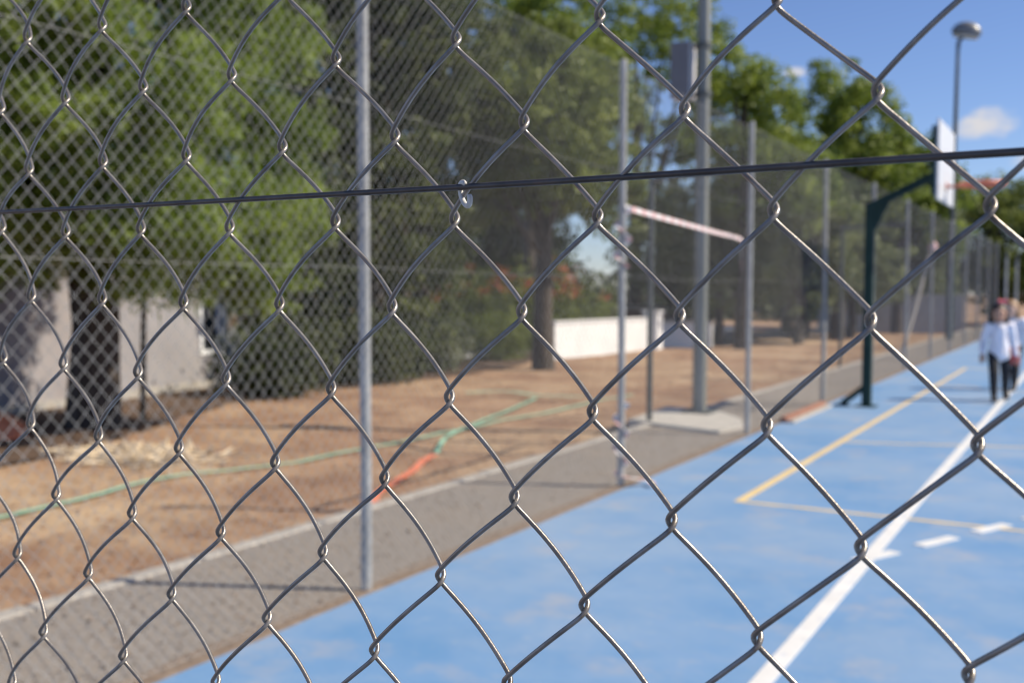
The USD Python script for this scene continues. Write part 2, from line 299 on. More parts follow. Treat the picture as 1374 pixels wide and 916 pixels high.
def line(name, x0, y0, x1, y1, w, m, z=0.0058):
    d = np.array([x1 - x0, y1 - y0]); d = d / np.linalg.norm(d); s = np.array([-d[1], d[0]]) * w / 2
    a, b = np.array([x0, y0]), np.array([x1, y1])
    return obj(name, poly([a - s, b - s, b + s, a + s], 0.001, z - 0.001), m, court)
line('yellow_line', -2.10, 6.93, -2.10, 21.2, 0.062, M['yellow_paint'])
line('yellow_line', -2.069, 6.955, 12.0, 6.955, 0.05, M['yellow_paint'])
line('yellow_line', -2.069, 21.17, 12.0, 21.17, 0.05, M['yellow_paint'])
line('yellow_line', -2.07, 10.20, 3.5, 12.1, 0.05, M['yellow_paint'])
line('yellow_line', -2.07, 17.12, 3.5, 15.3, 0.05, M['yellow_paint'])
line('white_line', -1.04, 1.0, -1.04, 50, 0.075, M['white_paint'], 0.0076)
for k in range(-1, 6):
    c0 = np.array([-0.765, 6.40]) + k * np.array([0.245, 0.53]); h = np.array([0.075, 0.155])
    line('white_dash', *(c0 - h), *(c0 + h), 0.075, M['white_paint'], 0.0094)

# edging stones between path and soil
edge = thing('concrete_edging', 'pale concrete edging between the grey path and the lower brown soil', 'kerb', (-4.17, 0, 0))
for k, y in enumerate(np.arange(-2.0, 44, 1.0)):
    w = 0.05
    dz = rng.uniform(-0.004, 0.006); dx = rng.uniform(-0.006, 0.006)
    obj('edging_stone', rbox(-w + dx, w + dx, y + 0.006, y + 0.994, -0.42, 0.012 + dz, 0.012), M['concrete'], edge)

# concrete footing of the mast
pad = obj('concrete_pad', poly([(-4.44, 10.55), (-4.05, 10.40), (-3.30, 10.15), (-3.20, 10.7), (-3.38, 11.25), (-3.9, 11.95), (-4.55, 12.0)], -0.34, 0.37), M['pad'], smooth=False)
tag(pad, 'pale concrete footing slab under the grey mast beside the path', 'slab')
k_ = thing('low_kerb', 'short red brown kerb with pale edge at the fence foot near the green pole', 'kerb', (-2.93, 12.2, 0))
obj('kerb_block', rbox(-0.055, 0.02, -0.85, 1.05, -0.02, 0.07, 0.012), M['rust_kerb'], k_)
obj('pale_edge', rbox(0.024, 0.10, -0.85, 1.05, -0.02, 0.03, 0.008), M['concrete'], k_)

# fallen needles, twigs and leaves
def flakes(n, xr, yr, l, w, zf, seed):
    r = np.random.default_rng(seed)
    x = r.uniform(*xr, n); y = r.uniform(*yr, n); a = r.uniform(0, 2 * np.pi, n); L = r.uniform(*l, n); W = r.uniform(*w, n); ti = r.normal(0, 0.25, n)
    z = zf(x, y) + 0.012
    d = np.stack([np.cos(a), np.sin(a), ti], -1); s = np.stack([-np.sin(a), np.cos(a), r.normal(0, 0.3, n)], -1); c = np.stack([x, y, z], -1)
    V = np.stack([c - d * L[:, None] / 2, c + s * W[:, None] / 2, c + d * L[:, None] / 2, c - s * W[:, None] / 2], 1).reshape(-1, 3)
    i = np.arange(n)[:, None] * 4
    return trimesh.Trimesh(V, np.vstack([i + [0, 1, 2], i + [0, 2, 3]]), process=False)
obj('leaf_litter', flakes(12000, (-12.5, -4.3), (2, 26), (0.04, 0.11), (0.006, 0.022), soil_z, 11), M['litter'], label='scattered dry needles and leaves on the brown soil', cat='leaf litter', kind='stuff')
obj('path_grit', flakes(2500, (-4.1, -3.05), (1.5, 14), (0.01, 0.04), (0.006, 0.02), lambda x, y: x * 0 - 0.006, 12), M['dirt'], label='small grit and crumbs lying on the grey path', cat='grit', kind='stuff')
pm = []
for i in range(420):
    r_ = rng.normal(0, 1, 2) * [0.42, 0.24]; c = np.array([-8.3, 7.2]) + r_
    zc = float(soil_z(np.array([c[0]]), np.array([c[1]]))[0]) + 0.03 + 0.08 * math.exp(-(r_[0] ** 2 / 0.4 + r_[1] ** 2 / 0.14)) * rng.uniform(0.3, 1)
    d = rng.normal(0, 1, 3) * [1, 1, 0.25]; d = d / np.linalg.norm(d) * rng.uniform(0.06, 0.2)
    pm.append(tube([np.array([*c, zc]) - d, np.array([*c, zc]), np.array([*c, zc]) + d + rng.normal(0, 0.02, 3)], rng.uniform(0.006, 0.014), 4))
obj('straw_pile', cat_(*pm), M['straw'], label='low pile of pale dry cuttings on the brown soil', cat='straw pile')

# tapes lying on the soil
def on_soil(pts, dz=0.03):
    p = curve([(x, y, 0) for x, y in pts], 8); p[:, 2] = soil_z(p[:, 0], p[:, 1]) + dz; return p
obj('green_tape', ribbon(on_soil([(-6.9, 3.6), (-6.93, 4.75), (-7.0, 5.6), (-7.1, 6.1), (-7.05, 6.67), (-6.73, 7.46), (-6.68, 8.65), (-6.61, 9.5), (-6.52, 10.7), (-6.5, 11.44), (-6.42, 12.71), (-6.45, 13.97), (-6.35, 15.3)], 0.03), 0.052, 0.003), M['green_tape'],
    label='long green tape running across the brown soil behind the fence', cat='tape', smooth=False)
obj('green_tape', ribbon(on_soil([(-7.41, 14.02), (-6.95, 12.4), (-6.65, 11.1), (-6.31, 9.81), (-5.80, 8.80)], 0.045), 0.052, 0.003), M['green_tape'], label='short slanting green tape that ends at the orange tape', cat='tape')
obj('green_tape', ribbon(on_soil([(-8.6, 13.9), (-8.17, 14.33), (-7.45, 14.08), (-6.68, 14.2)], 0.075), 0.09, 0.004), M['green_tape'], label='furthest green tape, lying crumpled before the shaded tree trunk', cat='tape')
obj('orange_tape', ribbon(on_soil([(-5.76, 8.72), (-5.60, 8.25), (-5.36, 7.71), (-4.97, 6.67), (-4.55, 6.2)], 0.05), 0.075, 0.004), M['orange_tape'], label='orange red tape lying on the soil near the nearest far post', cat='tape')

# ------------------------------------------------------------------ the long fence across the court
def zigzag(y0, y1, z0, z1, a, b, r, sides, x=0.0, depth=0.004, seed=0):
    """Joined strands of a chain-link mesh in the plane x = const."""
    rg = np.random.default_rng(seed)
    nst = int(round((y1 - y0) / a)); a = (y1 - y0) / nst; nz = int(round((z1 - z0) / b)); b = (z1 - z0) / nz
    k = np.arange(nst)[:, None]; j = np.arange(nz + 1)[None, :]
    side = ((j + k) % 2)
    Y = y0 + (k + side) * a + (2 * side - 1) * r * 0.8
    bow = 0.010 * np.sin(2 * np.pi * (Y - y0) / (y1 - y0) * 0.5) * np.sin(np.pi * (j / nz))
    Xp = np.broadcast_to(x + bow, Y.shape)
    Z = np.broadcast_to(z0 + j * b, Y.shape) + 0.004 * np.sin(Y * 5.1 + j * 0.3) + rg.normal(0, 0.0008, Y.shape)
    up = np.stack([Xp[:, :-1] + depth * (1 - 2 * (side[:, :-1] if False else side[:, :-1])), Y[:, :-1], Z[:, :-1]], -1)
    dn = np.stack([Xp[:, 1:] + depth * (1 - 2 * side[:, :-1]), Y[:, 1:], Z[:, 1:]], -1)
    d = dn - up; d /= np.linalg.norm(d, axis=-1, keepdims=True)
    s = np.cross(d, np.array([1.0, 0, 0])); s /= np.linalg.norm(s, axis=-1, keepdims=True); n = np.cross(s, d)
    ang = np.arange(sides) * 2 * np.pi / sides + 0.4
    ring = r * (np.cos(ang)[:, None] * s[..., None, :] + np.sin(ang)[:, None] * n[..., None, :])
    V = np.concatenate([up[..., None, :] + ring, dn[..., None, :] + ring], -2).reshape(-1, 3)
    m = len(V) // (2 * sides); base = np.arange(m)[:, None] * 2 * sides; q = []
    for c in range(sides):
        e = (c + 1) % sides
        q += [base + [c, e, e + sides], base + [c, e + sides, c + sides]]
    return trimesh.Trimesh(V, np.vstack(q), process=False)

fence = thing('chain_link_fence', 'long tall grey chain link fence with round posts along the blue court', 'fence', (FX, 0, 0))
FH = 3.10
for i, y in enumerate(POST_Y):
    lean = rng.normal(0, 0.006, 2)
    p = tube([(0, y, -0.2), (0, y, 0.5), (lean[0], y + lean[1], FH)], 0.027, 14)
    ps = obj('post', p, M['post'], fence, smooth=40)
    obj('post_cap', trimesh.creation.icosphere(2, 0.0285).apply_transform(np.diag([1, 1, 0.6, 1])).apply_translation((lean[0], y + lean[1], FH)), M['post'], ps, smooth=True)
for i in range(len(POST_Y) - 1):
    y0, y1 = POST_Y[i] + 0.004, POST_Y[i + 1] - 0.004
    obj('mesh_panel', zigzag(y0, y1, 0.03, 3.05, 0.0337, 0.0368, 0.00110, 4 if i < 4 else 3, x=0.036, seed=i), M['far_wire'], fence, kind='stuff')
for z in (0.045, 1.55, 2.30, 3.045):
    pts = []
    for i in range(len(POST_Y) - 1):
        for t in np.linspace(0, 1, 6, endpoint=False):
            y = POST_Y[i] + t * (POST_Y[i + 1] - POST_Y[i]); pts.append((0.045, y, z - 0.02 * 4 * t * (1 - t) * (0.3 + (i * 7 % 5) / 5)))
    pts.append((0.045, POST_Y[-1], z))
    obj('line_wire', tube(pts, 0.0009, 6), M['far_wire'], fence)
# braces across the path: a dark post at the edging and a bar back to the fence
for (by, fy) in ((10.62, 10.27), (20.3, 20.2)):
    bx_ = -4.22 - FX
    bp = obj('brace_post', tube([(bx_, by, -0.2), (bx_, by, 2.66)], 0.032, 12), M['dark_steel'], fence, smooth=40, label='dark brace post standing at the edging stones')
    obj('brace_bar', tube([(bx_, by, 2.63), (0.0, fy, 2.66)], 0.026, 10), M['dark_steel'], fence, smooth=40)
# barrier tape
def striped(name, pts, width, parent, n, up, z=0.004):
    p = curve(pts, 10); s = np.r_[0, np.cumsum(np.linalg.norm(np.diff(p, axis=0), axis=1))]
    cuts = np.linspace(0, s[-1], n + 1)
    for i in range(n):
        t = np.linspace(cuts[i], cuts[i + 1], 5)
        q = np.stack([np.interp(t, s, p[:, k]) for k in range(3)], 1)
        obj('red_stripe' if i % 2 else 'white_stripe', ribbon(q, width, 0.0015, up), M['tape_red' if i % 2 else 'tape_white'], parent)
bt = thing('barrier_tape', 'red and white barrier tape sagging between two fence posts', 'tape', (0, 0, 0))
striped('span', [(-3.0, 7.05, 2.045), (-3.05, 8.2, 2.015), (-3.12, 9.4, 1.99), (-3.24, 10.68, 1.975), (-3.26, 10.74, 1.90), (-3.26, 10.76, 1.66)], 0.040, bt, 36, (0.9, 0.4, 0.25))
bt = thing('barrier_tape', 'red and white tape wound high round the second far post', 'tape', (FX, 7.07, 0))
striped('wind', [(0.036 * math.cos(t), 0.036 * math.sin(t), 2.05 - 0.035 * t) for t in np.linspace(0, 4 * math.pi, 16)], 0.06, bt, 14, (0, 0, 1))
bt = thing('barrier_tape', 'red and white tape wound low round the second far post, end trailing on the court', 'tape', (FX, 7.07, 0))
striped('wind', [(0.037 * math.cos(t), 0.037 * math.sin(t), 0.62 - 0.034 * t) for t in np.linspace(0, 5 * math.pi, 20)] + [(0.08, 0.0, 0.07), (0.16, 0.12, 0.045), (0.24, 0.05, 0.03)], 0.05, bt, 18, (0.1, 0.1, 1))

# posts of the gap beyond the fence's end
for i, (y, lab) in enumerate(((44.0, 'nearer pale post standing alone past the end of the fence'), (50.0, 'farther pale post standing alone past the end of the fence'))):
    g = thing('gate_post', lab, 'post', (FX, y, 0))
    obj('pole', tube([(0, 0, -0.1), (0, 0, 2.9)], 0.06, 12), M['post'], g, smooth=40)
    obj('dark_band', tube([(0, 0, 2.70), (0, 0, 2.96)], 0.075, 12), M['dark_steel'], g, smooth=40)

lp = thing('leaning_pole', 'pale bare wooden pole leaning against the far fence', 'pole', (-3.55, 23.0, 0))
tp = np.array([0.50, 0.62, 2.45])
obj('pole', tube([(0, 0, 0), tp * 0.5 + [0.01, 0.0, 0.0], tp], [0.045, 0.042, 0.035], 10), M['wood'], lp, smooth=40)
obj('pink_wrap', tube([tp * 0.93 + [0.02, 0, 0], tp * 0.97 + [0.03, 0, 0], tp * 1.005 + [0.01, 0, 0]], [0.05, 0.10, 0.06], 10), M['tape_red'], lp, smooth=40)

# ------------------------------------------------------------------ mast with box, lamp mast
ma = thing('mast', 'tall grey green mast with a pale box fixed to it, rising by the path', 'mast', (-4.0, 11.63, 0.03))
obj('pole', tube([(0, 0, 0), (0, 0, 4), (0, 0, 10.5)], [0.088, 0.078, 0.06], 8), M['mast'], ma)
obj('base_plate', rbox(-0.17, 0.17, -0.17, 0.17, -0.005, 0.022, 0.006), M['dark_steel'], ma)
b_ = obj('equipment_box', rbox(-0.36, -0.13, -0.12, 0.12, 3.62, 4.26, 0.012), M['box'], ma)
obj('shaded_box_face', rbox(-0.357, -0.133, -0.132, -0.118, 3.625, 4.255, 0.005), M['box_shade_side'], b_)  # added thin sheet whose dark colour paints the shade on this side
for z in (3.66, 4.21):
    obj('clamp_band', tube([(0, 0, z - 0.025), (0, 0, z + 0.025)], 0.097, 14), M['dark_steel'], ma, smooth=40)
    obj('bracket_arm', box(-0.135, -0.07, -0.02, 0.02, z - 0.015, z + 0.015), M['dark_steel'], ma)
obj('head_arm', tube([(-0.6, 0, 10.4), (0, 0, 10.45), (0.6, 0, 10.4)], 0.035, 8), M['mast'], ma)

lm = thing('lamp_mast', 'slender far lamp mast with one floodlight head against the sky', 'street lamp', (-3.82, 33.7, 0))
obj('pole', tube([(0, 0, 0), (0.01, 0, 4), (0.05, 0, 8.75)], [0.085, 0.075, 0.05], 12), M['dark_steel'], lm, smooth=30)
obj('lower_sleeve', tube([(0, 0, 0), (0, 0, 2.35)], 0.115, 12), M['green_steel'], lm, smooth=30)
hd = trimesh.creation.icosphere(3, 1.0); v = hd.vertices.copy(); v[:, 2] = np.where(v[:, 2] < 0, v[:, 2] * 0.45, v[:, 2])
hd = trimesh.Trimesh(v * [0.42, 0.30, 0.32], hd.faces, process=False)
hd.apply_transform(trimesh.transformations.rotation_matrix(0.22, (0, 1, 0))); hd.apply_translation((0.27, -0.05, 9.02))
obj('lamp_housing', hd, M['lamp_head'], lm, smooth=True)
gl = trimesh.creation.cylinder(1.0, 0.04, sections=24); gl.apply_transform(np.diag([0.36, 0.22, 1, 1])); gl.apply_transform(trimesh.transformations.rotation_matrix(0.22, (0, 1, 0))); gl.apply_translation((0.25, -0.05, 8.90))
obj('lamp_glass', gl, M['lamp_glass'], lm, smooth=30)
obj('bracket', tube([(0.05, 0, 8.6), (0.07, 0, 8.8), (0.16, -0.02, 8.92)], 0.06, 10), M['dark_steel'], lm, smooth=40)

# ------------------------------------------------------------------ basketball goal
go = thing('basketball_goal', 'dark green basketball goal with white backboard at the court edge', 'basketball goal', (-2.47, 13.5, 0.004))
obj('pole', rbox(-0.055, 0.055, -0.055, 0.055, 0.012, 2.50, 0.008), M['green_steel'], go)
obj('base_plate', rbox(-0.12, 0.12, -0.12, 0.12, 0.0, 0.014, 0.004), M['green_steel'], go)
def bar(a, b, w, h, r=0.006):
    a, b = np.array(a, float), np.array(b, float); d = b - a; L = np.linalg.norm(d)
    m = rbox(-w / 2, w / 2, -h / 2, h / 2, 0, L, r); z = d / L; x = np.cross([0, 1.0, 0], z); x /= np.linalg.norm(x); T = np.eye(4); T[:3, :3] = np.stack([x, np.cross(z, x), z], 1); T[:3, 3] = a
    m.apply_transform(T); return m
obj('foot_brace', bar((-0.30, 0, 0.02), (-0.03, 0, 0.24), 0.07, 0.06), M['green_steel'], go)
obj('foot_plate', rbox(-0.38, -0.22, -0.07, 0.07, 0.0, 0.014, 0.004), M['green_steel'], go)
obj('arm', bar((-0.04, 0, 2.46), (0.80, 0, 2.86), 0.10, 0.08), M['green_steel'], go)
gp = trimesh.creation.extrude_polygon(sg.Polygon([(0.055, 2.18), (0.055, 2.47), (0.24, 2.555)]), 0.05)
gv = gp.vertices; gp = trimesh.Trimesh(np.stack([gv[:, 0], gv[:, 2] - 0.025, gv[:, 1]], 1), gp.faces[:, ::-1], process=False)
obj('gusset', gp, M['green_steel'], go)
obj('board_frame', cat_(box(0.79, 0.835, -0.72, 0.72, 2.56, 2.60), box(0.79, 0.835, -0.72, 0.72, 3.26, 3.30), box(0.79, 0.835, -0.74, -0.70, 2.54, 3.32), box(0.79, 0.835, 0.70, 0.74, 2.54, 3.32), box(0.78, 0.833, -0.04, 0.04, 2.6, 3.26)), M['green_steel'], go)
bb = obj('backboard', rbox(0.838, 0.868, -0.72, 0.72, 2.49, 3.40, 0.008), M['board'], go)
th = np.linspace(0, 2 * np.pi, 33)
ri = obj('rim', tube(np.stack([1.26 + 0.235 * np.cos(th), 0.235 * np.sin(th), np.full(33, 2.70)], 1), 0.027, 8, cap=False), M['rim'], go, smooth=True)
obj('rim_bracket', cat_(box(0.866, 0.88, -0.05, 0.05, 2.64, 2.73), box(0.89, 1.05, -0.06, 0.06, 2.675, 2.70)), M['rim'], ri)
for a in np.linspace(0, 2 * np.pi, 12, endpoint=False):
    obj('net_hook', tube([(1.26 + 0.235 * math.cos(a), 0.235 * math.sin(a), 2.685), (1.26 + 0.23 * math.cos(a), 0.23 * math.sin(a), 2.655)], 0.006, 5), M['rim'], ri)

# ------------------------------------------------------------------ buildings and walls
hb = thing('pale_house', 'low pinkish grey rendered house behind the pine trunk', 'house', (0, 0, S0 - 0.03))
A, B = np.array([-11.75, 4.5]), np.array([-13.06, 13.30]); dd = (B - A) / np.linalg.norm(B - A); nn_ = np.array([-dd[1], dd[0]])
def quad_prism(a, b, t, z0, z1):
    return poly([a, b, b + nn_ * t, a + nn_ * t], z0, z1 - z0)
obj('wall', quad_prism(A, B, 6.0, 0, 2.9), M['wall_grey'], hb)
obj('side_wall', quad_prism(A + dd * 5.5 - nn_ * 0.008, B - nn_ * 0.008 - dd * 0.004, 0.05, 0.181, 2.89), M['pale_render'], hb)
rf_ = obj('roof', quad_prism(A - dd * 0.3 - nn_ * 0.35, B + dd * 0.3 - nn_ * 0.35, 6.7, 2.903, 3.06), M['roof'], hb)
obj('plinth', quad_prism(A - dd * 0.012 - nn_ * 0.03, B + dd * 0.012 - nn_ * 0.03, 6.06, -0.03, 0.18), M['concrete'], hb)
def window_on(t0, t1, z0, z1):
    a, b = A + dd * t0, A + dd * t1
    f = obj('window', cat_(quad_prism(a, b, 0.04, z0, z0 + 0.07).apply_translation((*(-nn_ * 0.03), 0)), quad_prism(a, b, 0.04, z1 - 0.07, z1).apply_translation((*(-nn_ * 0.03), 0)),
                           quad_prism(a, a + dd * 0.07, 0.04, z0 + 0.07, z1 - 0.07).apply_translation((*(-nn_ * 0.03), 0)), quad_prism(b - dd * 0.07, b, 0.04, z0 + 0.07, z1 - 0.07).apply_translation((*(-nn_ * 0.03), 0))), M['white_frame'], hb)
    obj('pane', quad_prism(a + dd * 0.07, b - dd * 0.07, 0.02, z0 + 0.07, z1 - 0.07).apply_translation((*(-nn_ * 0.014), 0)), M['glass'], f)
window_on(8.12, 8.62, 0.62, 1.62)
window_on(2.2, 3.0, 1.45, 2.3)
obj('white_jamb', quad_prism(B - dd * 0.20, B - dd * 0.06, 0.03, 0.2, 1.9).apply_translation((*(-nn_ * 0.025), 0)), M['white_frame'], hb)

wwl = thing('white_wall', 'low whitewashed wall with end pillar in the sun beyond the tree trunk', 'wall', (0, 0, S0 - 0.05))
wa, wb = np.array([-11.35, 22.4]), np.array([-10.95, 27.6])
def wall_seg(a, b, t, z0, z1, along=(0, 1)):
    d = (b - a) / np.linalg.norm(b - a); n = np.array([-d[1], d[0]]); a2, b2 = a + d * (np.linalg.norm(b - a) * along[0]), a + d * (np.linalg.norm(b - a) * along[1])
    return poly([a2, b2, b2 + n * t, a2 + n * t], z0, z1 - z0)
obj('wall_body', wall_seg(wa, wb, 0.25, 0, 0.92), M['white_wall'], wwl)
obj('pillar', rbox(wb[0] - 0.22, wb[0] + 0.2, wb[1] + 0.002, wb[1] + 0.42, 0, 1.08, 0.015), M['white_wall'], wwl)
obj('pillar_cap', rbox(wb[0] - 0.27, wb[0] + 0.25, wb[1] - 0.05, wb[1] + 0.47, 1.083, 1.16, 0.015), M['white_wall'], wwl)
obj('coping', wall_seg(wa + [0.03, 0], wb + [0.03, 0], 0.31, 0.923, 0.965), M['white_wall'], wwl)
w2 = thing('brown_wall', 'low red brown wall with pale coping behind the whitewashed wall', 'wall', (0, 0, S0 - 0.05))
va, vb_ = np.array([-17.5, 29.5]), np.array([-12.6, 34.5])
obj('wall_body', wall_seg(va, vb_, 0.3, 0, 1.05), M['red_brown'], w2)
obj('coping', wall_seg(va - [-0.03, 0.03], vb_ - [-0.03, 0.03], 0.36, 1.053, 1.22), M['concrete'], w2)
w3 = thing('grey_wall', 'pale grey low wall far behind the middle of the fence', 'wall', (0, 0, S0 - 0.05))
obj('wall_body', wall_seg(np.array([-9.8, 43.0]), np.array([-4.6, 45.0]), 0.3, 0, 1.5), M['concrete'], w3)
obj('coping', wall_seg(np.array([-9.8, 42.95]), np.array([-4.6, 44.95]), 0.4, 1.503, 1.58), M['concrete'], w3)
w4 = thing('white_block', 'small whitewashed block just right of the white wall', 'wall', (-10.4, 29.4, S0 - 0.05))
obj('block', rbox(-0.9, 0.6, -0.2, 0.2, 0, 0.78, 0.02), M['white_wall'], w4)
obj('slab', rbox(-0.95, 0.65, -0.25, 0.25, 0.783, 0.85, 0.015), M['concrete'], w4)

# orange crumpled sheet at the left edge
hm = trimesh.creation.icosphere(4, 1.0); v = hm.vertices * [0.62, 0.42, 0.30]; v = v * (1 + 0.35 * (meshkit.fbm(v * 4.0) - 0.5)[:, None]); v[:, 2] = np.maximum(v[:, 2], -0.02)
obj('orange_sheet', trimesh.Trimesh(v + [-11.05, 7.35, S0 + 0.02], hm.faces, process=False), M['terracotta'], smooth=50, label='crumpled orange plastic sheet on the ground before the pinkish house', cat='plastic sheet')

# ------------------------------------------------------------------ trees and shrubs
def crown_points(rg, ells, n, gap=0.42, freq=0.9, seed=0, shell=0.45):
    pts = []
    vol = np.array([e[1][0] * e[1][1] * e[1][2] for e in ells]); vol = vol / vol.sum()
    for (c, r), w in zip(ells, vol):
        m = int(n * w * 2.6) + 8
        d = rg.normal(0, 1, (m, 3)); d /= np.linalg.norm(d, axis=1, keepdims=True)
        q = np.array(c) + d * np.array(r) * (rg.uniform(0, 1, m) ** shell)[:, None]
        q = q[meshkit.fbm(q * freq + 31.7 * seed, 3) > gap]
        pts.append(q[:int(n * w) + 1])
    return np.vstack(pts)

def leaves(rg, centres, per, rad, size, slim=0.5, droop=0.0, out=None):
    """Diamond leaves; where out is given they face mostly outward and upward, as leaves on a bough do."""
    n = len(centres) * per
    c = np.repeat(centres, per, 0) + rg.normal(0, 1, (n, 3)) * np.array([rad, rad, rad * 0.75])
    nn = rg.normal(0, 1, (n, 3)); nn /= np.linalg.norm(nn, axis=1, keepdims=True)
    if out is not None:
        nn = nn * 0.75 + np.repeat(out, per, 0) * 0.75 + [0, 0, 0.45]
    d = np.cross(nn, rg.normal(0, 1, (n, 3))); d /= np.linalg.norm(d, axis=1, keepdims=True)
    s = np.cross(nn, d); s /= np.linalg.norm(s, axis=1, keepdims=True)
    L = rg.uniform(0.6, 1.25, n)[:, None] * size; W = L * slim
    V = np.stack([c - d * L / 2, c + s * W / 2, c + d * L / 2, c - s * W / 2], 1).reshape(-1, 3); i = np.arange(n)[:, None] * 4
    return trimesh.Trimesh(V, np.vstack([i + [0, 1, 2], i + [0, 2, 3]]), process=False)

def boughs(rg, centres, per, rad):
    """Points spread through a lump round each centre, and each point's outward direction."""
    n = len(centres) * per
    d = rg.normal(0, 1, (n, 3)); d /= np.linalg.norm(d, axis=1, keepdims=True)
    return np.repeat(centres, per, 0) + d * (rg.uniform(0, 1, n) ** 0.3)[:, None] * np.array([1, 1, 0.7]) * np.repeat(rg.uniform(0.6, 1.25, len(centres)) * rad, per)[:, None], d

def needles(rg, centres, out, per, size, width):
    """Tufts: thin triangles that fan outward from each tuft's centre."""
    n = len(centres) * per
    o = np.repeat(out, per, 0)
    d = o * 0.6 + [0, 0, 0.25] + rg.normal(0, 0.6, (n, 3)); d /= np.linalg.norm(d, axis=1, keepdims=True)
    c = np.repeat(centres, per, 0) + rg.normal(0, size * 0.35, (n, 3))
    s = np.cross(d, rg.normal(0, 0.6, (n, 3)) + o * 0.8 + [0, 0, 0.5]); s /= np.linalg.norm(s, axis=1, keepdims=True)
    L = rg.uniform(0.7, 1.2, n)[:, None] * size
    V = np.stack([c - s * width / 2, c + s * width / 2, c + d * L], 1).reshape(-1, 3)
    return trimesh.Trimesh(V, np.arange(3 * n).reshape(-1, 3), process=False)

def trunk_mesh(rg, base, top, r, pts, nl=9, lean=0.25):
    base, top = np.array(base, float), np.array(top, float)
    t = np.linspace(0, 1, 7)[:, None]; w = rg.normal(0, lean * 0.25, (7, 3)) * [1, 1, 0]; w[0] = 0
    P = base + (top - base) * t + w; rad = r * np.array([1.35, 1.05, 0.95, 0.85, 0.7, 0.5, 0.28])
    out = [tube(P, rad, 12)]
    sel = pts[rg.choice(len(pts), min(nl, len(pts)), replace=False)]
    for q in sel:
        k = rg.integers(2, 6); a = P[k]; mid = (a + q) / 2 + np.array([0, 0, -0.15]) + rg.normal(0, 0.15, 3)
        out.append(tube(curve([a, mid, q], 4), np.linspace(rad[k] * 0.5, 0.012, 9), 6))
    return cat_(*out)

def tree(name, label, cat, base, top, r, ells, n, per, rad, size, leaf, seed, kind='leaf', gap=0.42, freq=0.9, slim=0.5, group=None, nl=9, shell=0.45):
    rg = np.random.default_rng(seed)
    pts = crown_points(rg, ells, n, gap, freq, seed, shell)
    o = np.array([base[0], base[1], 0.0])
    t = thing(name, label, cat, o, group)
    mv = lambda m: m.apply_translation(-o)
    obj('trunk', mv(trunk_mesh(rg, base, top, r, pts, nl)), M['bark'], t, smooth=50)
    if kind == 'needle':
        obj('crown', mv(needles(rg, *boughs(rg, pts, 26, 0.44), per, size, rad)), M[leaf], t)
    else:
        q, out = boughs(rg, pts, per, rad)
        obj('crown', mv(leaves(rg, q, 1, 0.02, size, slim, out=out)), M[leaf], t)
    return t
G = S0 - 0.05
tree('pine_tree', 'broad bright green pine nearest behind the fence, leaning over the pinkish house', 'tree', (-10.5, 8.45, G), (-10.2, 8.3, 7.4), 0.25,
     [((-10.0, 8.0, 4.4), (2.5, 2.3, 2.5)), ((-8.75, 9.3, 2.75), (1.2, 1.0, 1.5)), ((-10.9, 6.9, 2.9), (1.6, 1.6, 1.6)), ((-9.2, 8.2, 2.3), (1.4, 1.0, 1.0)), ((-9.4, 9.0, 6.2), (2.0, 2.0, 1.5)), ((-11.3, 6.0, 4.6), (2.0, 2.0, 2.2))],
     640, 17, 0.026, 0.15, 'pine', 21, 'needle', gap=0.37, freq=0.95, shell=0.33)
st = thing('thin_tree', 'thin dark twin stems standing right of the thick pine trunk', 'sapling', (-10.75, 9.0, G))
obj('stem', tube([(0, 0, 0), (0.03, 0, 1.2), (-0.02, 0.05, 2.8)], [0.05, 0.04, 0.025], 8), M['bark'], st, smooth=50)
obj('stem', tube([(0.25, 0.2, 0), (0.28, 0.2, 1.2), (0.30, 0.25, 2.6)], [0.04, 0.035, 0.02], 8), M['bark'], st, smooth=50)
tree('evergreen_tree', 'tall dark evergreen with foliage down to the ground behind the nearest far post', 'tree', (-12.0, 16.0, G), (-12.0, 16.0, 9.4), 0.25,
     [((-12.0, 16.0, 2.9), (1.85, 1.9, 3.3)), ((-12.0, 16.1, 7.0), (2.4, 2.3, 2.9)), ((-11.6, 17.4, 5.6), (1.6, 1.6, 1.9))], 760, 85, 0.34, 0.13, 'mid_leaf', 22, gap=0.43, freq=1.0)
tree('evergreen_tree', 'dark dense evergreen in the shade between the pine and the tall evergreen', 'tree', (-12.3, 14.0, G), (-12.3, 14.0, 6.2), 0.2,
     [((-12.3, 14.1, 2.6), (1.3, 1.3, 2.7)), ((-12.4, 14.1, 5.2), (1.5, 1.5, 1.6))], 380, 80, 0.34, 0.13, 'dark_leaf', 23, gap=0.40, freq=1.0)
tree('evergreen_tree', 'dark evergreen with pale seed heads left of the straight bare trunk', 'tree', (-14.1, 20.7, G), (-14.0, 20.7, 8.4), 0.2,
     [((-14.0, 20.8, 6.0), (2.3, 2.3, 2.6)), ((-14.3, 20.6, 2.8), (1.6, 1.6, 2.3))], 520, 80, 0.34, 0.13, 'mid_leaf', 24, gap=0.45, freq=1.0)
tree('broadleaf_tree', 'open crowned tree on a straight dark trunk before the white wall', 'tree', (-10.2, 19.6, G), (-10.25, 19.6, 7.0), 0.19,
     [((-10.2, 19.5, 5.0), (2.2, 2.2, 1.9)), ((-9.6, 20.3, 3.5), (1.5, 1.5, 0.9)), ((-11.4, 19.2, 3.6), (1.2, 1.2, 0.8))], 400, 75, 0.36, 0.14, 'olive_leaf', 25, gap=0.42, freq=0.9, nl=14)
